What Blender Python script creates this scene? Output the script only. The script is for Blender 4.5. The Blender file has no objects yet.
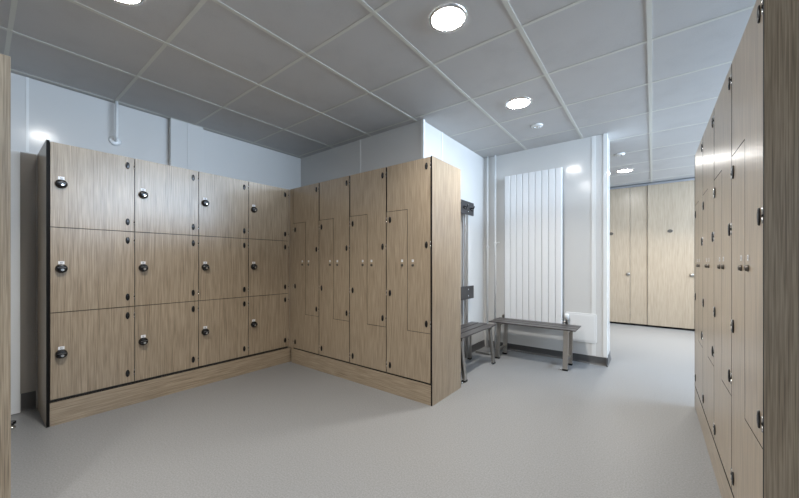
import bpy, bmesh, math
from mathutils import Vector, Matrix
PI = math.pi
scn = bpy.context.scene
C = bpy.context.scene.collection

# ------------------------------------------------------------------ camera
H = 1.10
CEIL = 2.486
cam_d = bpy.data.cameras.new('camera')
cam = bpy.data.objects.new('camera', cam_d); C.objects.link(cam)
cam.location = (0, 0, H)
cam.rotation_euler = (PI/2, 0, math.atan(253/328.0))
cam_d.sensor_width = 36; cam_d.lens = 36*328/799.0
cam_d.shift_y = 14/799.0
cam_d.clip_start = 0.02
scn.camera = cam

# ------------------------------------------------------------------ world, light, exposure
w = bpy.data.worlds.new('world'); scn.world = w; w.use_nodes = True
w.node_tree.nodes['Background'].inputs[0].default_value = (0.45, 0.62, 0.95, 1)
w.node_tree.nodes['Background'].inputs[1].default_value = 1.0
scn.view_settings.view_transform = 'Standard'
scn.view_settings.look = 'None'
scn.view_settings.gamma = 1
scn.view_settings.use_curve_mapping = False
scn.view_settings.exposure = 0.32
LAMP_W = 11.0
DAY_W = 195.0
LAMP_COL = (1.0, 0.96, 0.90)
DAY_COL = (0.62, 0.79, 1.0)

def area(name, loc, rot, sx, sy, power, col, shape='RECTANGLE'):
    d = bpy.data.lights.new(name, 'AREA'); d.shape = shape; d.size = sx; d.size_y = sy
    d.energy = power; d.spread = math.radians(115); d.color = col
    o = bpy.data.objects.new(name, d); C.objects.link(o); o.location = loc; o.rotation_euler = rot
    return o
# daylight through an unseen long window added to the right-hand wall (beyond the right locker bank)
dl = area('added_window_daylight', (2.55, 3.25, 2.22), (0, PI/2, 0), 0.40, 4.0, DAY_W, DAY_COL)
dl.data.spread = math.radians(170)

area('added_far_daylight', (2.55, 6.3, 2.05), (0, PI/2, 0), 0.66, 1.3, 38.0, DAY_COL)  # light of the second added window, brightens the far ceiling

# ------------------------------------------------------------------ materials
def new_mat(name):
    m = bpy.data.materials.new(name); m.use_nodes = True
    return m, m.node_tree.nodes, m.node_tree.links, m.node_tree.nodes['Principled BSDF']

def plain(name, col, rough=0.5, metal=0.0, spec=0.5, noise=0.0, nscale=40, coat=0.0):
    m, n, l, b = new_mat(name)
    b.inputs['Roughness'].default_value = rough
    b.inputs['Metallic'].default_value = metal
    b.inputs['Specular IOR Level'].default_value = spec
    b.inputs['Coat Weight'].default_value = coat
    tc = n.new('ShaderNodeTexCoord'); nz = n.new('ShaderNodeTexNoise')
    nz.inputs['Scale'].default_value = nscale; nz.inputs['Detail'].default_value = 3
    l.new(tc.outputs['Object'], nz.inputs['Vector'])
    mx = n.new('ShaderNodeMix'); mx.data_type = 'RGBA'
    k = 1 - noise
    mx.inputs[6].default_value = (col[0]*k, col[1]*k, col[2]*k, 1)
    mx.inputs[7].default_value = (min(1, col[0]*(1+noise)), min(1, col[1]*(1+noise)), min(1, col[2]*(1+noise)), 1)
    l.new(nz.outputs['Fac'], mx.inputs[0]); l.new(mx.outputs[2], b.inputs['Base Color'])
    return m

def wood(name, axis, dark, light, rough=0.30, fine=250.0, spec=0.8):
    """fine straight-grained laminate, grain running along the given object axis"""
    m, n, l, b = new_mat(name)
    tc = n.new('ShaderNodeTexCoord'); oi = n.new('ShaderNodeObjectInfo')
    ad = n.new('ShaderNodeVectorMath'); ad.operation = 'ADD'
    l.new(tc.outputs['Object'], ad.inputs[0]); l.new(oi.outputs['Location'], ad.inputs[1])
    def nz(sc_across, sc_along, det, dist=0.0):
        mp = n.new('ShaderNodeMapping')
        s = [sc_across]*3; s[axis] = sc_along
        mp.inputs['Scale'].default_value = s
        t = n.new('ShaderNodeTexNoise'); t.inputs['Scale'].default_value = 1.0
        t.inputs['Detail'].default_value = det; t.inputs['Distortion'].default_value = dist
        l.new(ad.outputs[0], mp.inputs['Vector']); l.new(mp.outputs[0], t.inputs['Vector'])
        return t
    a = nz(fine, 4.5, 2, 0.0); c = nz(fine*0.45, 1.5, 2, 0.0); e = nz(fine*1.6, 7.0, 2)
    m1 = n.new('ShaderNodeMath'); m1.operation = 'MULTIPLY'; m1.inputs[1].default_value = 0.5
    m2 = n.new('ShaderNodeMath'); m2.operation = 'MULTIPLY_ADD'; m2.inputs[1].default_value = 0.06
    m3 = n.new('ShaderNodeMath'); m3.operation = 'MULTIPLY_ADD'; m3.inputs[1].default_value = 0.44
    l.new(a.outputs['Fac'], m1.inputs[0]); l.new(c.outputs['Fac'], m2.inputs[0]); l.new(m1.outputs[0], m2.inputs[2])
    l.new(e.outputs['Fac'], m3.inputs[0]); l.new(m2.outputs[0], m3.inputs[2])
    r = n.new('ShaderNodeValToRGB')
    r.color_ramp.elements[0].position = 0.35; r.color_ramp.elements[0].color = (*dark, 1)
    r.color_ramp.elements[1].position = 0.60; r.color_ramp.elements[1].color = (*light, 1)
    l.new(m3.outputs[0], r.inputs[0]); l.new(r.outputs[0], b.inputs['Base Color'])
    b.inputs['Roughness'].default_value = rough
    b.inputs['Specular IOR Level'].default_value = spec
    bp = n.new('ShaderNodeBump'); bp.inputs['Strength'].default_value = 0.06; bp.inputs['Distance'].default_value = 0.001
    l.new(m3.outputs[0], bp.inputs['Height']); l.new(bp.outputs[0], b.inputs['Normal'])
    return m

WD, WL = (0.190, 0.140, 0.090), (0.440, 0.350, 0.248)
M = {}
M['wood_v'] = wood('laminate_vertical_grain', 2, WD, WL)
M['wood_h'] = wood('laminate_horizontal_grain', 0, WD, WL)
M['wood_far'] = wood('laminate_cubicle', 2, (0.33, 0.265, 0.19), (0.41, 0.335, 0.25), fine=80)
M['edge'] = plain('black_laminate_core', (0.006, 0.005, 0.005), 0.6, spec=0.15)
M['carcass'] = plain('dark_carcass', (0.05, 0.045, 0.04), 0.7)
M['black'] = plain('black_plastic', (0.008, 0.008, 0.009), 0.25)
M['chrome'] = plain('chrome', (0.75, 0.75, 0.74), 0.22, 1.0)
M['steel'] = plain('brushed_steel', (0.44, 0.41, 0.375), 0.38, 1.0, noise=0.08, nscale=60)
M['brass'] = plain('lock_cylinder', (0.13, 0.115, 0.10), 0.4, 0.7)
M['tag'] = plain('white_number_tag', (0.86, 0.86, 0.88), 0.4)
M['tagink'] = plain('tag_print', (0.25, 0.26, 0.30), 0.5)
M['wall'] = plain('glossy_white_cladding', (0.66, 0.65, 0.63), 0.15, spec=0.5, noise=0.015, nscale=3)
M['strip'] = plain('white_joint_strip', (0.80, 0.80, 0.78), 0.25)
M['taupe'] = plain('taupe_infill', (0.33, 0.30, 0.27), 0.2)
M['white'] = plain('white_plastic', (0.80, 0.80, 0.79), 0.3)
M['rad'] = plain('radiator_enamel', (0.82, 0.83, 0.84), 0.2)
M['skirt'] = plain('dark_grey_skirting', (0.085, 0.083, 0.082), 0.4, noise=0.1)
M['grid'] = plain('ceiling_grid_metal', (0.66, 0.66, 0.61), 0.5)
M['slat'] = plain('charcoal_slat', (0.058, 0.052, 0.050), 0.38, noise=0.15, nscale=30)
M['board'] = plain('charcoal_board', (0.035, 0.033, 0.034), 0.35, noise=0.1, nscale=30)
M['rail'] = plain('anodised_rail', (0.50, 0.52, 0.56), 0.3, 0.9)

# ceiling tiles: fine mineral texture
m, n, l, b = new_mat('ceiling_tile')
tc = n.new('ShaderNodeTexCoord'); nz = n.new('ShaderNodeTexNoise'); nz.inputs['Scale'].default_value = 260
nz2 = n.new('ShaderNodeTexNoise'); nz2.inputs['Scale'].default_value = 5
l.new(tc.outputs['Object'], nz.inputs['Vector']); l.new(tc.outputs['Object'], nz2.inputs['Vector'])
mm = n.new('ShaderNodeMath'); mm.operation = 'ADD'; l.new(nz.outputs['Fac'], mm.inputs[0]); l.new(nz2.outputs['Fac'], mm.inputs[1])
r = n.new('ShaderNodeValToRGB'); r.color_ramp.elements[0].position = 0.6; r.color_ramp.elements[0].color = (0.50, 0.495, 0.49, 1)
r.color_ramp.elements[1].position = 1.4; r.color_ramp.elements[1].color = (0.56, 0.555, 0.55, 1)
l.new(mm.outputs[0], r.inputs[0]); l.new(r.outputs[0], b.inputs['Base Color']); b.inputs['Roughness'].default_value = 0.75
M['tile'] = m
# floor: speckled grey safety vinyl
m, n, l, b = new_mat('speckled_vinyl_floor')
tc = n.new('ShaderNodeTexCoord')
v = n.new('ShaderNodeTexVoronoi'); v.inputs['Scale'].default_value = 220
nz = n.new('ShaderNodeTexNoise'); nz.inputs['Scale'].default_value = 130; nz.inputs['Detail'].default_value = 4
nz2 = n.new('ShaderNodeTexNoise'); nz2.inputs['Scale'].default_value = 2.0
for t in (v, nz, nz2): l.new(tc.outputs['Object'], t.inputs['Vector'])
r = n.new('ShaderNodeValToRGB'); r.color_ramp.elements[0].position = 0.35; r.color_ramp.elements[0].color = (0.190, 0.191, 0.192, 1)
r.color_ramp.elements[1].position = 0.65; r.color_ramp.elements[1].color = (0.255, 0.257, 0.258, 1)
l.new(nz.outputs['Fac'], r.inputs[0])
r2 = n.new('ShaderNodeValToRGB'); r2.color_ramp.elements[0].position = 0.0; r2.color_ramp.elements[0].color = (0.72, 0.72, 0.72, 1)
r2.color_ramp.elements[1].position = 0.28; r2.color_ramp.elements[1].color = (1, 1, 1, 1)
l.new(v.outputs['Distance'], r2.inputs[0])
mx = n.new('ShaderNodeMix'); mx.data_type = 'RGBA'; mx.blend_type = 'MULTIPLY'; mx.inputs[0].default_value = 0.5
l.new(r.outputs[0], mx.inputs[6]); l.new(r2.outputs[0], mx.inputs[7]); l.new(mx.outputs[2], b.inputs['Base Color'])
b.inputs['Roughness'].default_value = 0.36; b.inputs['Specular IOR Level'].default_value = 0.45
M['floor'] = m
# glowing diffuser
m, n, l, b = new_mat('lamp_diffuser')
b.inputs['Emission Color'].default_value = (1, 0.98, 0.95, 1); b.inputs['Emission Strength'].default_value = 95
M['glow'] = m
# window glass
m, n, l, b = new_mat('window_glass')
b.inputs['Transmission Weight'].default_value = 1; b.inputs['Roughness'].default_value = 0.02; b.inputs['IOR'].default_value = 1.45
M['glass'] = m

# ------------------------------------------------------------------ mesh helpers
def bx(bm, x0, x1, y0, y1, z0, z1, mi=0, fm=None):
    """box; fm maps face directions ('-x','+x','-y','+y','-z','+z') to material slots"""
    vs = [bm.verts.new(p) for p in ((x0,y0,z0),(x1,y0,z0),(x1,y1,z0),(x0,y1,z0),(x0,y0,z1),(x1,y0,z1),(x1,y1,z1),(x0,y1,z1))]
    q = {'-z': (0,3,2,1), '+z': (4,5,6,7), '-y': (0,1,5,4), '+y': (2,3,7,6), '-x': (3,0,4,7), '+x': (1,2,6,5)}
    for k, ix in q.items():
        f = bm.faces.new([vs[i] for i in ix]); f.material_index = (fm or {}).get(k, mi)

def prism_xz(bm, pts, y0, y1, mf=0, me=1):
    """extrude an outline in XZ (counter-clockwise seen from -y) between y0 (front) and y1"""
    a = [bm.verts.new((x, y0, z)) for x, z in pts]; c = [bm.verts.new((x, y1, z)) for x, z in pts]
    f = bm.faces.new(a); f.material_index = mf
    f = bm.faces.new(list(reversed(c))); f.material_index = mf
    n_ = len(pts)
    for i in range(n_):
        j = (i+1) % n_
        f = bm.faces.new([a[j], a[i], c[i], c[j]]); f.material_index = me

def frame(d):
    d = d.normalized(); u = Vector((0,0,1)) if abs(d.z) < 0.9 else Vector((1,0,0))
    s = d.cross(u).normalized(); return s, s.cross(d).normalized()

def tube(bm, pts, r, seg=12, mi=0, cap=True, rs=None):
    pts = [Vector(p) for p in pts]; rings = []
    s, t = frame(pts[1]-pts[0])
    for i, p in enumerate(pts):
        d = (pts[min(i+1, len(pts)-1)]-pts[max(i-1, 0)]).normalized()
        s = (s - d*s.dot(d)).normalized(); t = d.cross(s)
        rr = rs[i] if rs else r
        rings.append([bm.verts.new(p + s*math.cos(2*PI*k/seg)*rr + t*math.sin(2*PI*k/seg)*rr) for k in range(seg)])
    for a, c in zip(rings, rings[1:]):
        for k in range(seg):
            f = bm.faces.new([a[k], a[(k+1) % seg], c[(k+1) % seg], c[k]]); f.material_index = mi; f.smooth = True
    if cap:
        f = bm.faces.new(list(reversed(rings[0]))); f.material_index = mi
        f = bm.faces.new(rings[-1]); f.material_index = mi

def lathe(bm, prof, mat4, seg=28, mi=0, sx=1.0, sy=1.0, mis=None):
    """profile of (radius, height) about local z, closed at both ends, placed with mat4"""
    rings = []
    for r_, z_ in prof:
        rings.append([bm.verts.new(mat4 @ Vector((math.cos(2*PI*k/seg)*r_*sx, math.sin(2*PI*k/seg)*r_*sy, z_))) for k in range(seg)])
    for i, (a, c) in enumerate(zip(rings, rings[1:])):
        for k in range(seg):
            f = bm.faces.new([a[k], a[(k+1) % seg], c[(k+1) % seg], c[k]]); f.smooth = True
            f.material_index = mis[i] if mis else mi
    f = bm.faces.new(list(reversed(rings[0]))); f.material_index = mis[0] if mis else mi
    f = bm.faces.new(rings[-1]); f.material_index = mis[-1] if mis else mi

def obj(name, bm, mats, parent=None, bevel=0.0, loc=None):
    bmesh.ops.recalc_face_normals(bm, faces=bm.faces)
    me = bpy.data.meshes.new(name); bm.to_mesh(me); bm.free()
    for m_ in (mats if isinstance(mats, (list, tuple)) else [mats]): me.materials.append(M[m_])
    o = bpy.data.objects.new(name, me); C.objects.link(o)
    if parent: o.parent = parent
    if loc: o.location = loc
    if bevel:
        b_ = o.modifiers.new('bevel', 'BEVEL'); b_.width = bevel; b_.segments = 2; b_.limit_method = 'ANGLE'
    return o

def tag(o, label=None, cat=None, group=None, kind=None):
    if label: o['label'] = label
    if cat: o['category'] = cat
    if group: o['group'] = group
    if kind: o['kind'] = kind
    return o

def thing(name, label, cat, loc=(0,0,0), rz=0.0, group=None):
    o = bpy.data.objects.new(name, None); C.objects.link(o)
    o.location = loc; o.rotation_euler = (0, 0, rz); o.empty_display_size = 0.1
    return tag(o, label, cat, group)

def dup(root):
    """a copy of a thing with copies of its parts and their sub-parts"""
    r_ = root.copy(); C.objects.link(r_)
    for ch in list(root.children):
        c1 = ch.copy(); C.objects.link(c1); c1.parent = r_
        for g in list(ch.children):
            c2 = g.copy(); C.objects.link(c2); c2.parent = c1
    return r_

def struct(name, bm, mats, bevel=0.0):
    return tag(obj(name, bm, mats, bevel=bevel), kind='structure')

def B(): return bmesh.new()

# ------------------------------------------------------------------ the setting
XL, XR, YB, YF = -3.695, 2.60, -1.60, 8.60       # room extents
YA = 2.647                                         # wall behind the middle bank
XC = -1.767                                        # alcove side wall
YC = 4.13                                          # alcove back wall
XE = -0.388                                        # free end of the alcove back wall
bm = B(); bx(bm, XL-0.1, XR+0.1, YB-0.1, YF+0.1, -0.1, 0); struct('floor', bm, 'floor')
bm = B(); bx(bm, XL-0.1, XR+0.1, YB-0.1, YF+0.1, CEIL, CEIL+0.1)
ceil = struct('ceiling', bm, 'tile')
# ceiling grid: T bars every 0.604 x 0.61 m with a dark shadow reveal beside each
bm = B()
gx = [-0.014-0.604*k for k in range(7)] + [-0.014+0.604*k for k in range(1, 5)]
gy = [0.130+0.61*k for k in range(-3, 14)]
for x in gx:
    if x > XL: bx(bm, x-0.0125, x+0.0125, YB, YF, CEIL-0.0025, CEIL-0.0004)
for y in gy: bx(bm, XL, XR, y-0.0105, y+0.0105, CEIL-0.0022, CEIL-0.0003)
g = obj('ceiling_grid', bm, 'grid', parent=ceil)

bm = B(); bx(bm, XL-0.1, XL, YB, YF, 0, CEIL); struct('wall_left', bm, 'wall')
bm = B(); bx(bm, XL-0.1, XR+0.1, YB-0.1, YB, 0, CEIL); struct('wall_back', bm, 'wall')
bm = B(); bx(bm, XL-0.1, XR+0.1, YF, YF+0.1, 0, CEIL); struct('wall_far', bm, 'wall')
bm = B()
wy0, wy1, wz0, wz1 = 1.20, 5.30, 1.98, 2.46
bx(bm, XR, XR+0.1, YB, wy0, 0, CEIL); bx(bm, XR, XR+0.1, 7.0, YF, 0, CEIL)
bx(bm, XR, XR+0.1, wy1, 5.6, 0, CEIL); bx(bm, XR, XR+0.1, 5.6, 7.0, 0, 1.70); bx(bm, XR, XR+0.1, 5.6, 7.0, 2.42, CEIL)
bx(bm, XR, XR+0.1, wy0, wy1, 0, wz0); bx(bm, XR, XR+0.1, wy0, wy1, wz1, CEIL)
struct('wall_right', bm, 'wall')
bm = B()
for y in (wy0, wy0+1.35, wy0+2.70, wy1-0.04): bx(bm, XR, XR+0.06, y, y+0.04, wz0, wz1)
bx(bm, XR, XR+0.06, wy0, wy1, wz0, wz0+0.04); bx(bm, XR, XR+0.06, wy0, wy1, wz1-0.04, wz1)
wf = struct('added_window_1', bm, 'white')  # unseen window, added to supply the bluish daylight
bm = B(); bx(bm, XR+0.025, XR+0.031, wy0+0.02, wy1-0.02, wz0+0.02, wz1-0.02); obj('glass_pane', bm, 'glass', parent=wf)
bm = B()
for y in (5.6, 6.28, 6.96): bx(bm, XR, XR+0.06, y, y+0.04, 1.70, 2.42)
bx(bm, XR, XR+0.06, 5.64, 6.96, 1.70, 1.74); bx(bm, XR, XR+0.06, 5.64, 6.96, 2.38, 2.42)
wf = struct('added_window_2', bm, 'white')  # second unseen window, added to brighten the far room
bm = B(); bx(bm, XR+0.025, XR+0.031, 5.62, 6.98, 1.72, 2.40); obj('glass_pane', bm, 'glass', parent=wf)
# block behind the middle bank and the short wall behind the radiator
bm = B(); bx(bm, XL, XC, YA, YC+0.32, 0, CEIL); struct('wall_middle', bm, 'wall')
bm = B(); bx(bm, XC, XE, YC, YC+0.32, 0, CEIL); struct('wall_alcove', bm, 'wall')

def trim(n_, args, mats='strip', bevel=0.0):
    bm = B(); bx(bm, *args); return struct('trim_%d' % n_, bm, mats, bevel)
# joint strips of the wall cladding
trim(1, (-0.5275, -0.4875, YC-0.004, YC, 0.09, CEIL))
trim(2, (XE-0.030, XE+0.006, YC-0.006, YC+0.030, 0.09, CEIL))
trim(3, (XC, XC+0.003, 3.02, 3.045, 0.1, CEIL))
trim(4, (-2.605, -2.588, YA-0.003, YA, 1.0, CEIL))
trim(5, (XL, XL+0.003, 0.235, 0.25, 1.93, CEIL))
trim(6, (XC-0.006, XC+0.022, YA-0.006, YA+0.022, 0.1, CEIL))
# boxed duct on the left wall above the lockers
bm = B(); bx(bm, XL, XL+0.055, 1.145, 1.43, 1.2, CEIL); bx(bm, XL+0.055, XL+0.058, 1.285, 1.30, 1.2, CEIL)
struct('trim_7', bm, 'wall', 0.003)

def skirt(name, pts, h=0.085, t=0.006):
    """coved vinyl skirting along straight runs given as (axis, fixed, a, b, sign)"""
    bm = B()
    for ax, p, a, b_, s in pts:
        prof = [(0, 0), (t+0.010, 0), (t+0.010, 0.002), (t+0.006, 0.008), (t+0.002, 0.020), (t, 0.045), (t, h), (0, h)]
        ra, rb = [], []
        for u, z in prof:
            q = p + s*u
            ra.append(bm.verts.new((q, a, z) if ax == 'x' else (a, q, z)))
            rb.append(bm.verts.new((q, b_, z) if ax == 'x' else (b_, q, z)))
        k = len(prof)
        for i in range(k): bm.faces.new([ra[i], ra[(i+1) % k], rb[(i+1) % k], rb[i]])
        bm.faces.new(ra); bm.faces.new(list(reversed(rb)))
    return struct(name, bm, 'skirt')
skirt('baseboard_left', [('x', XL, 0.21, 0.285, 1)], h=0.135)
skirt('baseboard_alcove', [('y', YC, XC+0.04, XE+0.012, -1)])
skirt('baseboard_middle', [('x', XC, YA+0.02, YC, 1)])
skirt('baseboard_end', [('x', XE, YC-0.04, YC+0.34, 1)])
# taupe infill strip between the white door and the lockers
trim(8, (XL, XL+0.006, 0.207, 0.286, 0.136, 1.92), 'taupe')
# white door in the left wall, its leading edge just left of the three-tier bank
bm = B(); bx(bm, XL, XL+0.030, -0.72, 0.205, 0.004, 1.92)
d1 = struct('door_1', bm, 'white', 0.002)
bm = B(); tube(bm, [(XL+0.030, -0.62, 1.0), (XL+0.085, -0.62, 1.0), (XL+0.085, -0.50, 1.0)], 0.010); obj('door_handle', bm, 'steel', parent=d1)

# ------------------------------------------------------------------ lockers
PL, TOP, TH, GAP = 0.158, 1.920, 0.012, 0.0025   # plinth height, top, door thickness, gap

def cap_mesh():
    bm = B()   # oval hinge cover; lies on the door front (front is -y)
    m4 = Matrix.Rotation(PI/2, 4, 'X')
    lathe(bm, [(1.0, 0.0), (1.0, 0.0025), (0.93, 0.004), (0.6, 0.005), (0.15, 0.0055)], m4, 24, 0, 0.0125, 0.027)
    bmesh.ops.recalc_face_normals(bm, faces=bm.faces)
    me = bpy.data.meshes.new('hinge_cap'); bm.to_mesh(me); bm.free(); me.materials.append(M['black']); return me
def hinge_mesh():
    bm = B()
    tube(bm, [(0, 0.0, -0.024), (0, 0.0, -0.006)], 0.0030, 10); tube(bm, [(0, 0.0, -0.004), (0, 0.0, 0.004)], 0.0036, 10, 1)
    tube(bm, [(0, 0.0, 0.006), (0, 0.0, 0.024)], 0.0030, 10)
    bmesh.ops.recalc_face_normals(bm, faces=bm.faces)
    me = bpy.data.meshes.new('hinge'); bm.to_mesh(me); bm.free(); me.materials.append(M['chrome']); me.materials.append(M['black']); return me
def twist_mesh():
    bm = B()
    m4 = Matrix.Rotation(PI/2, 4, 'X')
    lathe(bm, [(0.031, 0), (0.031, 0.006), (0.029, 0.016), (0.026, 0.024), (0.0225, 0.0275), (0.012, 0.0285)], m4, 32)
    bx(bm, -0.021, 0.021, -0.034, -0.027, 0.004, 0.0085, 1)                 # raised grip rib
    lathe(bm, [(0.0085, 0.028), (0.0085, 0.0315), (0.0070, 0.0330)], m4 @ Matrix.Translation((0.003, -0.0085, 0)), 20, 2)   # key core
    bx(bm, 0.0022, 0.0038, -0.0336, -0.0328, -0.0125, -0.0045, 0)
    bmesh.ops.recalc_face_normals(bm, faces=bm.faces)
    me = bpy.data.meshes.new('twist_lock'); bm.to_mesh(me); bm.free()
    for k in ('black', 'skirt', 'chrome'): me.materials.append(M[k])
    return me
def plate_mesh(w_, h_):
    bm = B(); bx(bm, -w_/2, w_/2, -0.0015, 0, -h_/2, h_/2, 0)
    bx(bm, -w_*0.16, -w_*0.04, -0.0018, -0.0014, -h_*0.26, h_*0.26, 1); bx(bm, w_*0.04, w_*0.16, -0.0018, -0.0014, -h_*0.26, h_*0.26, 1)
    me = bpy.data.meshes.new('number_plate'); bm.to_mesh(me); bm.free(); me.materials.append(M['tag']); me.materials.append(M['tagink']); return me
def cyl_mesh():
    bm = B(); m4 = Matrix.Rotation(PI/2, 4, 'X')
    lathe(bm, [(0.0115, 0), (0.0115, 0.003), (0.0095, 0.005), (0.0090, 0.008), (0.0075, 0.009)], m4, 24)
    bx(bm, -0.0009, 0.0009, -0.0095, -0.0085, -0.005, 0.005, 1)
    bmesh.ops.recalc_face_normals(bm, faces=bm.faces)
    me = bpy.data.meshes.new('key_lock'); bm.to_mesh(me); bm.free(); me.materials.append(M['brass']); me.materials.append(M['black']); return me
ME = dict(cap=cap_mesh(), hinge=hinge_mesh(), twist=twist_mesh(), plate=plate_mesh(0.031, 0.021), slim=plate_mesh(0.019, 0.020), cyl=cyl_mesh())

def put(name, me, parent, loc):
    o = bpy.data.objects.new(name, me); C.objects.link(o); o.parent = parent; o.location = loc; return o

def carcass(t, w_, depth=0.470):
    bm = B(); bx(bm, 0.001, w_-0.001, 0.0145, depth, PL+0.002, TOP-0.004); obj('body', bm, 'carcass', t)

def end_panel(t, x0, x1, depth, y0=-0.001):
    bm = B(); bx(bm, x0, x1, y0, depth, 0, TOP+0.004, 0, {'-y': 1, '+z': 1})
    o = obj('end_panel', bm, ['wood_v', 'edge'], t); return o

def tier_cabinet(name, label, group, w_):
    """three square doors one above another, black twist lock at the left, hinges at the right"""
    t = thing(name, label, 'locker', group=group)
    carcass(t, w_, 0.475)
    zs = [0.175, 0.763, 1.343, TOP]
    for i in range(3):
        z0, z1 = zs[i]+GAP, zs[i+1]-GAP
        bm = B(); prism_xz(bm, [(GAP, z0), (w_-GAP, z0), (w_-GAP, z1), (GAP, z1)], 0, TH)
        d = obj('door', bm, ['wood_v', 'edge'], t)
        zl = (z0+z1)/2 + 0.012
        put('twist_lock', ME['twist'], d, (0.054, 0, zl-0.003)); put('number_plate', ME['plate'], d, (0.054, 0, zl+0.037))
        for z in (z0+0.072, z1-0.066):
            put('hinge_cap', ME['cap'], d, (w_-0.044, 0, z)); put('hinge', ME['hinge'], d, (w_-0.0035, 0, z))
    return t

def z_cabinet(name, label, group, w_):
    """pair of interlocking L-shaped doors"""
    t = thing(name, label, 'locker', group=group)
    carcass(t, w_)
    h = w_/2; g = 0.004; zu, zl = 1.535, 0.553; z0 = PL+0.012
    bm = B(); prism_xz(bm, [(h+g/2, zl+g/2), (w_-g, zl+g/2), (w_-g, TOP), (0.009, TOP), (0.009, zu+g/2), (h+g/2, zu+g/2)], 0, TH)
    d = obj('door', bm, ['wood_v', 'edge'], t)
    put('key_lock', ME['cyl'], d, (h+0.054, 0, 1.082)); put('number_plate', ME['slim'], d, (h+0.054, 0, 1.118))
    for z in (1.854, 1.240, 0.626):
        put('hinge_cap', ME['cap'], d, (w_-0.041, 0, z)); put('hinge', ME['hinge'], d, (w_-0.0035, 0, z))
    bm = B(); prism_xz(bm, [(g, z0), (w_-g, z0), (w_-g, zl-g/2), (h-g/2, zl-g/2), (h-g/2, zu-g/2), (g, zu-g/2)], 0, TH)
    d = obj('door', bm, ['wood_v', 'edge'], t)
    put('key_lock', ME['cyl'], d, (h-0.054, 0, 1.082)); put('number_plate', ME['slim'], d, (h-0.054, 0, 1.118))
    for z in (1.464, 0.846, 0.236):
        put('hinge_cap', ME['cap'], d, (0.041, 0, z)); put('hinge', ME['hinge'], d, (0.0035, 0, z))
    return t

# left bank: four columns of three square lockers against the left wall
WA = 0.456; XA = -3.204; YA0 = 0.310
lab = ['three-door wooden locker column at the near left end of the left bank, exposed side panel',
       'second three-door wooden locker column from the left, under the short white pipe end',
       'third three-door wooden locker column from the left, on the left wall bank',
       'three-door wooden locker column in the corner, touching the tall narrow-door bank']
t0 = tier_cabinet('locker_cabinet', lab[0], 'three-tier lockers of the left bank', WA)
cabs = [t0] + [dup(t0) for _ in range(3)]
for k, t in enumerate(cabs):
    t['label'] = lab[k]; t.location = (XA, YA0+WA*k, 0); t.rotation_euler = (0, 0, PI/2)
end_panel(t0, -0.017, -0.001, 0.487)
# its plinth (horizontal grain)
bm = B(); bx(bm, 0, 1.870, 0, 0.018, 0, PL, 0, {'+z': 1})
p = obj('locker_plinth', bm, ['wood_h', 'edge']); p.location = (XA, YA0, 0); p.rotation_euler = (0, 0, PI/2)
tag(p, 'long horizontal-grained wooden plinth under the three-tier lockers on the left', 'plinth')
# middle bank: four pairs of interlocking tall doors
WB = 0.4475; YBk = 2.148; XB1 = -1.352
lab = ['tall two-door wooden locker deepest in the corner beside the three-tier bank',
       'second tall interlocking-door wooden locker from the inner corner, middle bank',
       'third tall interlocking-door wooden locker from the inner corner, middle bank',
       'tall wooden locker at the free right end of the middle bank, with broad side panel']
z0_ = z_cabinet('locker_cabinet', lab[0], 'tall lockers of the middle bank', WB)
cabs = [z0_] + [dup(z0_) for _ in range(3)]
for k, t in enumerate(cabs):
    t['label'] = lab[k]; t.location = (XB1-WB*(4-k), YBk, 0)
end_panel(cabs[3], WB+0.001, WB+0.013, 0.472)
bm = B(); bx(bm, 0, WB*4+0.030, 0, 0.018, 0, PL, 0, {'+z': 1})
p = obj('locker_plinth', bm, ['wood_h', 'edge']); p.location = (XB1-WB*4-0.030, YBk, 0)
tag(p, 'wooden plinth under the tall interlocking-door lockers in the middle of the room', 'plinth')
# corner filler post between both banks
bm = B()
bx(bm, XB1-WB*4-0.060, XB1-WB*4-0.001, YBk+0.002, YBk+0.014, PL+0.001, TOP, 0)
bx(bm, XA-0.014, XA-0.001, YA0+WA*4+0.001, YBk+0.0015, PL+0.001, TOP, 0)
tag(obj('filler_strip', bm, 'wood_v'), 'narrow vertical wooden filler in the corner where the two banks meet', 'filler strip')
# right bank, seen at a grazing angle
WR = 0.486; XRb = 0.257; YR0 = 1.412
lab = ['tall wooden locker nearest the camera on the right, its side panel filling the edge',
       'second tall wooden locker from the camera in the right bank',
       'third tall wooden locker from the camera in the right bank',
       'farthest tall wooden locker of the right bank, in front of the cubicle doors']
r0 = z_cabinet('locker_cabinet', lab[0], 'tall lockers of the right bank', WR)
cabs = [r0] + [dup(r0) for _ in range(3)]
for k, t in enumerate(cabs):
    t['label'] = lab[k]; t.location = (XRb, YR0+WR*(k+1), 0); t.rotation_euler = (0, 0, -PI/2)
end_panel(r0, WR+0.001, WR+0.014, 0.497)
end_panel(cabs[3], -0.013, -0.001, 0.497)
bm = B(); bx(bm, 0, WR*4, 0, 0.018, 0, PL, 0, {'+z': 1})
p = obj('locker_plinth', bm, ['wood_h', 'edge']); p.location = (XRb, YR0+WR*4, 0); p.rotation_euler = (0, 0, -PI/2)
tag(p, 'wooden plinth running along the floor under the right-hand lockers', 'plinth')
# near left cabinet: only its side panel reaches into the photo
n0 = z_cabinet('locker_cabinet', 'wooden locker side panel cut off by the left photo edge', None, WA)
n0.location = (-2.044, 0.070, 0); n0.rotation_euler = (0, 0, PI)
end_panel(n0, -0.014, -0.001, 0.487, -0.019)

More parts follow.
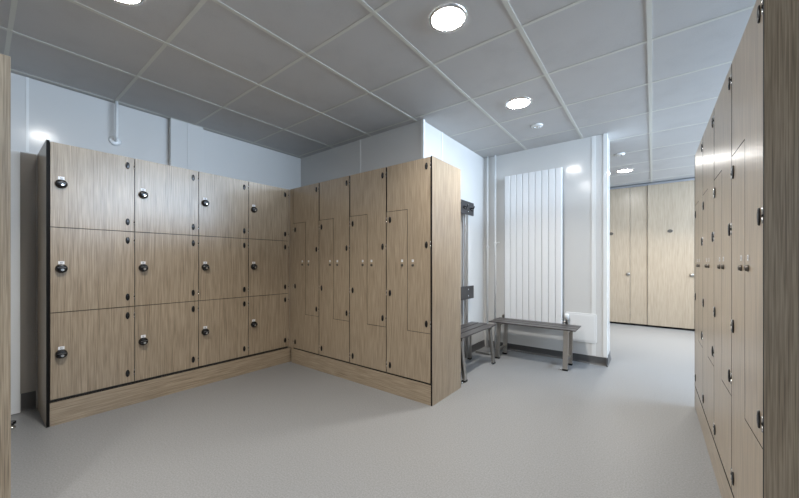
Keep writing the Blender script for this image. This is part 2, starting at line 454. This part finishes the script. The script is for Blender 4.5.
# ------------------------------------------------------------------ far cubicles
YD = 7.08
def cub_door(x0, x1, label):
    t = thing('cubicle_door', label, 'door', ((x0+x1)/2, YD, 0), group='cubicle doors in the far room')
    hw = (x1-x0)/2-0.003
    bm = B(); bx(bm, -hw, hw, 0, 0.013, 0.035, 2.435, 0, {'-x': 1, '+x': 1, '-z': 1, '+z': 1}); obj('door_leaf', bm, ['wood_far', 'edge'], t)
    bm = B(); m4 = Matrix.Translation((hw-0.027, 0, 0.905)) @ Matrix.Rotation(PI/2, 4, 'X')
    lathe(bm, [(0.028, 0), (0.028, 0.006), (0.014, 0.008), (0.013, 0.014), (0.021, 0.017), (0.021, 0.024), (0.014, 0.028)], m4, 24); obj('door_knob', bm, 'steel', t)
    bm = B(); m4 = Matrix.Translation((0, 0, 1.633)) @ Matrix.Rotation(PI/2, 4, 'X')
    lathe(bm, [(1.0, 0), (1.0, 0.004), (0.9, 0.006)], m4, 28, 0, 0.036, 0.027); obj('door_badge', bm, 'brass', t)
    return t
cub_door(-0.882, -0.314, 'pale wooden cubicle door half hidden by the white wall corner, far room')
cub_door(-0.068, 0.532, 'wide pale wooden cubicle door with small dark oval badge, far room')
for x0, x1, lb in ((-0.314, -0.068, 'narrow fixed wooden panel between the two far cubicle doors'),
                   (-2.6, -0.882, 'wide wooden cubicle panel behind the radiator wall'), (0.532, XR, 'wooden cubicle panel behind the right lockers')):
    bm = B(); bx(bm, x0+0.001, x1-0.001, YD+0.016, YD+0.029, 0.035, 2.435, 0, {'-x': 1, '+x': 1}); bx(bm, x0+0.05, x0+0.08, YD+0.017, YD+0.028, 0, 0.035, 1)
    tag(obj('cubicle_panel', bm, ['wood_far', 'edge']), lb, 'panel')
bm = B(); bx(bm, -2.6, XR-0.002, YD+0.002, YD+0.032, 2.437, 2.472)
tag(obj('head_rail', bm, 'rail', bevel=0.002), 'slim metal head rail along the top of the far cubicle doors, under the ceiling', 'rail')
bm = B(); bx(bm, -2.6, XR-0.002, YD+0.034, YD+0.042, 0.0, 0.045)
tag(obj('threshold_strip', bm, 'edge'), 'black threshold strip on the floor under the far cubicle doors', 'threshold')

# ------------------------------------------------------------------ ceiling fittings
def downlight(x, y, label, power=LAMP_W):
    t = thing('downlight', label, 'ceiling light', (x, y, CEIL), group='round recessed ceiling lights')
    bm = B(); up = Matrix.Rotation(PI, 4, 'X')
    # ring: outer flange with a stepped opening
    prof = [(0.0905, 0.002), (0.093, 0.010), (0.098, 0.011), (0.105, 0.007), (0.108, 0.0005)]
    rings = [[bm.verts.new(up @ Vector((math.cos(2*PI*k/48)*r_, math.sin(2*PI*k/48)*r_, z_))) for k in range(48)] for r_, z_ in prof]
    for a, c in zip(rings, rings[1:]):
        for k in range(48):
            f = bm.faces.new([a[k], a[(k+1) % 48], c[(k+1) % 48], c[k]]); f.smooth = True
    obj('trim_ring', bm, 'chrome', t)
    bm = B(); lathe(bm, [(0.090, 0.001), (0.090, 0.004), (0.070, 0.0065)], up, 40); obj('diffuser', bm, 'glow', t)
    d = bpy.data.lights.new('downlight_glow', 'AREA'); d.shape = 'DISK'; d.size = 0.15; d.energy = power; d.spread = math.radians(115);  d.color = LAMP_COL
    lo = bpy.data.objects.new('downlight_lamp', d); C.objects.link(lo); lo.parent = t; lo.location = (0, 0, -0.016)
    return t
LX = [-0.916, -0.310, -2.128]
downlight(-0.918, 1.640, 'large bright round ceiling light at the top middle, nearest in full view')
downlight(-0.920, 2.880, 'round ceiling light in front of the radiator alcove, beside the small detector')
downlight(-0.330, 5.960, 'round ceiling light in the far room before the cubicle doors', 18)
downlight(-2.140, 0.440, 'round ceiling light cut off by the top edge, above the three-tier lockers')
downlight(-0.918, -0.785, 'round ceiling light added as fill behind the camera, away from the lockers', 8)  # unseen lamp added to fill the near side with light
downlight(0.904, 5.960, 'added unseen round ceiling light above the passage behind the right lockers', 20)  # hidden lamp added to brighten the far room and the end panel
def sensor(x, y, label):
    t = thing('smoke_detector', label, 'smoke detector', (x, y, CEIL))
    up = Matrix.Rotation(PI, 4, 'X')
    bm = B(); lathe(bm, [(0.055, 0.0), (0.055, 0.008), (0.048, 0.013), (0.02, 0.015)], up, 32); obj('base', bm, 'white', t)
    bm = B()
    for s in (-1, 1): lathe(bm, [(0.012, 0.012), (0.012, 0.021), (0.006, 0.025)], up @ Matrix.Translation((s*0.024, 0, 0)), 16)
    obj('sensor_dome', bm, 'chrome', t)
sensor(-0.922, 3.462, 'small round white ceiling detector with two shiny domes before the radiator wall')
sensor(-0.33, 5.02, 'small round white ceiling detector in the passage to the far room')

# ------------------------------------------------------------------ short pipe end over the left bank
t = thing('ceiling_pipe', 'short white pipe dropping from the ceiling over the left lockers, curving into wall', 'pipe', (XL, 0.745, 0))
bm = B(); pts = [(0.060, 0, CEIL-0.001), (0.060, 0, 2.20)]
for k in range(1, 7):
    a = PI/2*k/6; pts.append((0.060-0.040*(1-math.cos(a)), 0, 2.20-0.040*math.sin(a)))
pts.append((0.004, 0, 2.16)); tube(bm, pts, 0.011, 14); obj('pipe', bm, 'white', t)
bm = B(); lathe(bm, [(0.042, 0.0005), (0.042, 0.006), (0.030, 0.012), (0.014, 0.014)], Matrix.Translation((0, 0, 2.16)) @ Matrix.Rotation(PI/2, 4, 'Y'), 28)
obj('wall_flange', bm, 'white', t)

# ------------------------------------------------------------------ radiator
RX0, RX1, RZ0, RZ1, RYf = -1.466, -0.806, 0.405, 2.180, 4.045
t = thing('radiator', 'tall white panel radiator of nine flat vertical tubes behind the bench', 'radiator', (RX0, RYf, RZ0))
nw = (RX1-RX0)/9
for k in range(9):
    bm = B(); x = nw*k
    w2 = nw-0.0022; c_ = x+nw/2; rr = 0.006
    out = [(c_-w2/2, 0.012), (c_-w2/2+rr*0.4, 0.003), (c_-w2/2+rr*1.6, 0), (c_+w2/2-rr*1.6, 0), (c_+w2/2-rr*0.4, 0.003), (c_+w2/2, 0.012), (c_+w2/2, 0.020), (c_-w2/2, 0.020)]
    lo = [bm.verts.new((a, b_, 0)) for a, b_ in out]; hi = [bm.verts.new((a, b_, RZ1-RZ0)) for a, b_ in out]
    for i in range(8): bm.faces.new([lo[i], lo[(i+1) % 8], hi[(i+1) % 8], hi[i]])
    bm.faces.new(lo); bm.faces.new(list(reversed(hi))); obj('radiator_tube', bm, 'rad', t)
bm = B()
for z in (0.02, 1.70): bx(bm, 0.002, RX1-RX0-0.002, 0.0205, 0.045, z, z+0.045)
obj('header_tube', bm, 'rad', t, 0.003)
bm = B()
for x in (0.12, 0.53):
    for z in (0.30, 1.50): bx(bm, x, x+0.03, 0.0205, 0.084, z, z+0.05)
obj('wall_bracket', bm, 'steel', t)
# valves at the lower corners
bm = B(); lathe(bm, [(0.014, 0), (0.014, 0.050), (0.018, 0.052), (0.018, 0.066)], Matrix.Translation((RX1-RX0+0.040, 0.03, 0.004)), 20)
tube(bm, [(RX1-RX0-0.002, 0.032, 0.026), (RX1-RX0+0.040, 0.032, 0.026)], 0.009, 12); obj('valve', bm, 'steel', t)
bm = B(); lathe(bm, [(0.017, 0), (0.023, 0.006), (0.024, 0.045), (0.020, 0.052), (0.008, 0.054)], Matrix.Translation((RX1-RX0+0.040, 0.03, 0.071)), 24); obj('thermostat_head', bm, 'white', t)
bm = B(); lathe(bm, [(0.012, 0), (0.012, 0.050), (0.017, 0.052), (0.017, 0.070), (0.009, 0.076)], Matrix.Translation((-0.024, 0.03, -0.026)), 20)
tube(bm, [(-0.024, 0.032, 0.020), (0.004, 0.032, 0.020)], 0.008, 12); obj('valve', bm, 'steel', t)
# riser pipes
for x, zc, lb in ((-1.702, 1.31, 'left of the two thin white riser pipes in the alcove corner'), (-1.598, 1.355, 'right riser pipe, beside the radiator, with a small branch to its right')):
    t = thing('riser_pipe', lb, 'pipe', (x, 4.085, 0), group='white riser pipes in the alcove corner')
    bm = B(); tube(bm, [(0, 0, 0.001), (0, 0, CEIL-0.001)], 0.0105, 16); obj('pipe', bm, 'white', t)
    bm = B(); lathe(bm, [(0.015, -0.016), (0.017, -0.012), (0.017, 0.012), (0.015, 0.016)], Matrix.Translation((0, 0, zc)), 20)
    bx(bm, -0.004, 0.004, 0.012, 0.044, zc-0.006, zc+0.006)
    if x > -1.65: tube(bm, [(0.01, 0, zc+0.004), (0.055, 0, zc+0.008)], 0.006, 10)
    obj('pipe_clip', bm, 'white', t)
# access panel
def rounded(bm, x0, x1, z0, z1, r_, y0, y1, mi=0):
    pts = []
    for cx_, cz_, a0 in ((x1-r_, z0+r_, -PI/2), (x1-r_, z1-r_, 0), (x0+r_, z1-r_, PI/2), (x0+r_, z0+r_, PI)):
        for k in range(7): a = a0+PI/2*k/6; pts.append((cx_+r_*math.cos(a), cz_+r_*math.sin(a)))
    prism_xz(bm, pts, y0, y1, mi, mi)
t = thing('access_panel', 'white square plastic access panel with rounded corners low on the alcove wall', 'access panel', (-0.636, YC, 0.222))
bm = B(); rounded(bm, -0.158, 0.158, 0, 0.322, 0.022, -0.009, -0.0005); obj('frame', bm, 'white', t, 0.002)
bm = B(); rounded(bm, -0.138, 0.138, 0.020, 0.302, 0.012, -0.012, -0.0095); obj('cover', bm, 'white', t, 0.0015)

# ------------------------------------------------------------------ benches
def bar(bm, p0, p1, wx, wy, mi=0):
    """rectangular tube between two points, wx along x and wy along y"""
    a = [bm.verts.new((p0[0]+sx*wx/2, p0[1]+sy*wy/2, p0[2])) for sx, sy in ((-1,-1),(1,-1),(1,1),(-1,1))]
    c = [bm.verts.new((p1[0]+sx*wx/2, p1[1]+sy*wy/2, p1[2])) for sx, sy in ((-1,-1),(1,-1),(1,1),(-1,1))]
    for i in range(4): f = bm.faces.new([a[i], a[(i+1) % 4], c[(i+1) % 4], c[i]]); f.material_index = mi
    f = bm.faces.new(a); f.material_index = mi
    f = bm.faces.new(list(reversed(c))); f.material_index = mi
SH = 0.42
def bench_frame(t, x, back_top=None, d=0.34):
    """one end frame in local coords: front at y=0, rear at y=d"""
    yf, yr = 0.030, d-0.045
    def leg(y_top, y_bot, h1):
        bm = B(); bar(bm, (x, y_bot, 0.012), (x, y_top, h1), 0.046, 0.028); lg = obj('leg', bm, 'steel', t, 0.003)
        bm = B(); bx(bm, x-0.026, x+0.026, y_bot-0.018, y_bot+0.018, 0.0, 0.018); obj('rubber_foot', bm, 'black', lg, 0.003)
        return lg
    leg(yf+0.015, yf-0.025, SH-0.045); leg(yr if not back_top else yr+0.03, (yr-0.05) if not back_top else yr+0.03, SH-0.045)
    bm = B(); bx(bm, x-0.020, x+0.020, 0.02, d-0.02, SH-0.0445, SH-0.013); obj('crossbar', bm, 'steel', t, 0.002)
    bm = B(); bx(bm, x-0.0125, x+0.0125, yf+0.014, yr-0.045, 0.085, 0.110); obj('crossbar', bm, 'steel', t, 0.002)
    bm = B(); bx(bm, x-0.062, x-0.0265, yf-0.039, yf-0.011, 0, 0.006); lathe(bm, [(0.007, 0), (0.007, 0.010), (0.004, 0.012)], Matrix.Translation((x-0.045, yf-0.025, 0)), 12)
    obj('floor_bracket', bm, 'chrome', t)
def seat(t, L, ys):
    for a, b_ in ys:
        bm = B(); bx(bm, 0, L, a, b_, SH-0.0125, SH); obj('slat', bm, 'slat', t, 0.002)
# freestanding bench under the radiator
t = thing('bench', 'low charcoal slatted bench with steel legs in front of the white radiator', 'bench', (-1.522, 3.685, 0))
seat(t, 0.910, ((0, 0.100), (0.118, 0.218), (0.236, 0.335)))
bench_frame(t, 0.105, None, 0.335); bench_frame(t, 0.815, None, 0.335)
# bench with back boards along the alcove side wall: local x -> world +Y, local y -> world -X
t = thing('bench', 'charcoal bench with tall back posts, half hidden behind the middle locker side panel', 'bench', (-1.372, 2.700, 0), PI/2)
seat(t, 0.835, ((0, 0.088), (0.106, 0.190), (0.208, 0.290)))
bench_frame(t, 0.075, True, 0.30); bench_frame(t, 0.765, True, 0.30)
for x in (0.075, 0.795):
    bm = B(); bx(bm, x-0.030, x+0.030, 0.335, 0.360, 0.0, 1.82); obj('back_post', bm, 'steel', t, 0.003)
    bm = B(); bx(bm, x-0.028, x+0.018, 0.286, 0.334, SH-0.045, SH-0.014); obj('bracket', bm, 'steel', t)
for z0, z1, nm in ((0.682, 0.832, 'backrest'), (1.660, 1.812, 'hook_board')):
    bm = B(); bx(bm, 0, 0.945, 0.318, 0.334, z0, z1)
    brd = obj(nm, bm, 'board', t, 0.002)
    for x in (0.075, 0.795):
        for z in (z0+0.035, z1-0.035):
            bm = B(); lathe(bm, [(0.007, 0.0), (0.007, 0.003), (0.004, 0.005)], Matrix.Translation((x, 0.318, z)) @ Matrix.Rotation(PI/2, 4, 'X'), 12)
            obj('bolt', bm, 'chrome', brd)
    if nm == 'hook_board':
        for x in (0.17, 0.34, 0.51, 0.68, 0.85):
            bm = B(); tube(bm, [(x, 0.318, 1.742), (x, 0.296, 1.738), (x, 0.280, 1.726), (x, 0.272, 1.738), (x, 0.266, 1.760)], 0.0055, 10)
            tube(bm, [(x, 0.316, 1.728), (x, 0.300, 1.708), (x, 0.286, 1.706), (x, 0.280, 1.720)], 0.0045, 10)
            lathe(bm, [(0.017, 0), (0.017, 0.003), (0.012, 0.005)], Matrix.Translation((x, 0.318, 1.735)) @ Matrix.Rotation(PI/2, 4, 'X'), 20)
            obj('coat_hook', bm, 'black', brd)

# ------------------------------------------------------------------ door stop on the floor, far left
t = thing('door_stop', 'small black and chrome door stop on the grey floor at the left edge', 'door stop', (-3.385, 0.150, 0))
bm = B(); lathe(bm, [(0.022, 0), (0.022, 0.006), (0.014, 0.010), (0.013, 0.024)], Matrix.Identity(4), 24); obj('base', bm, 'chrome', t)
bm = B(); lathe(bm, [(0.013, 0.0245), (0.022, 0.026), (0.023, 0.040), (0.018, 0.044)], Matrix.Identity(4), 24); obj('rubber_ring', bm, 'black', t)
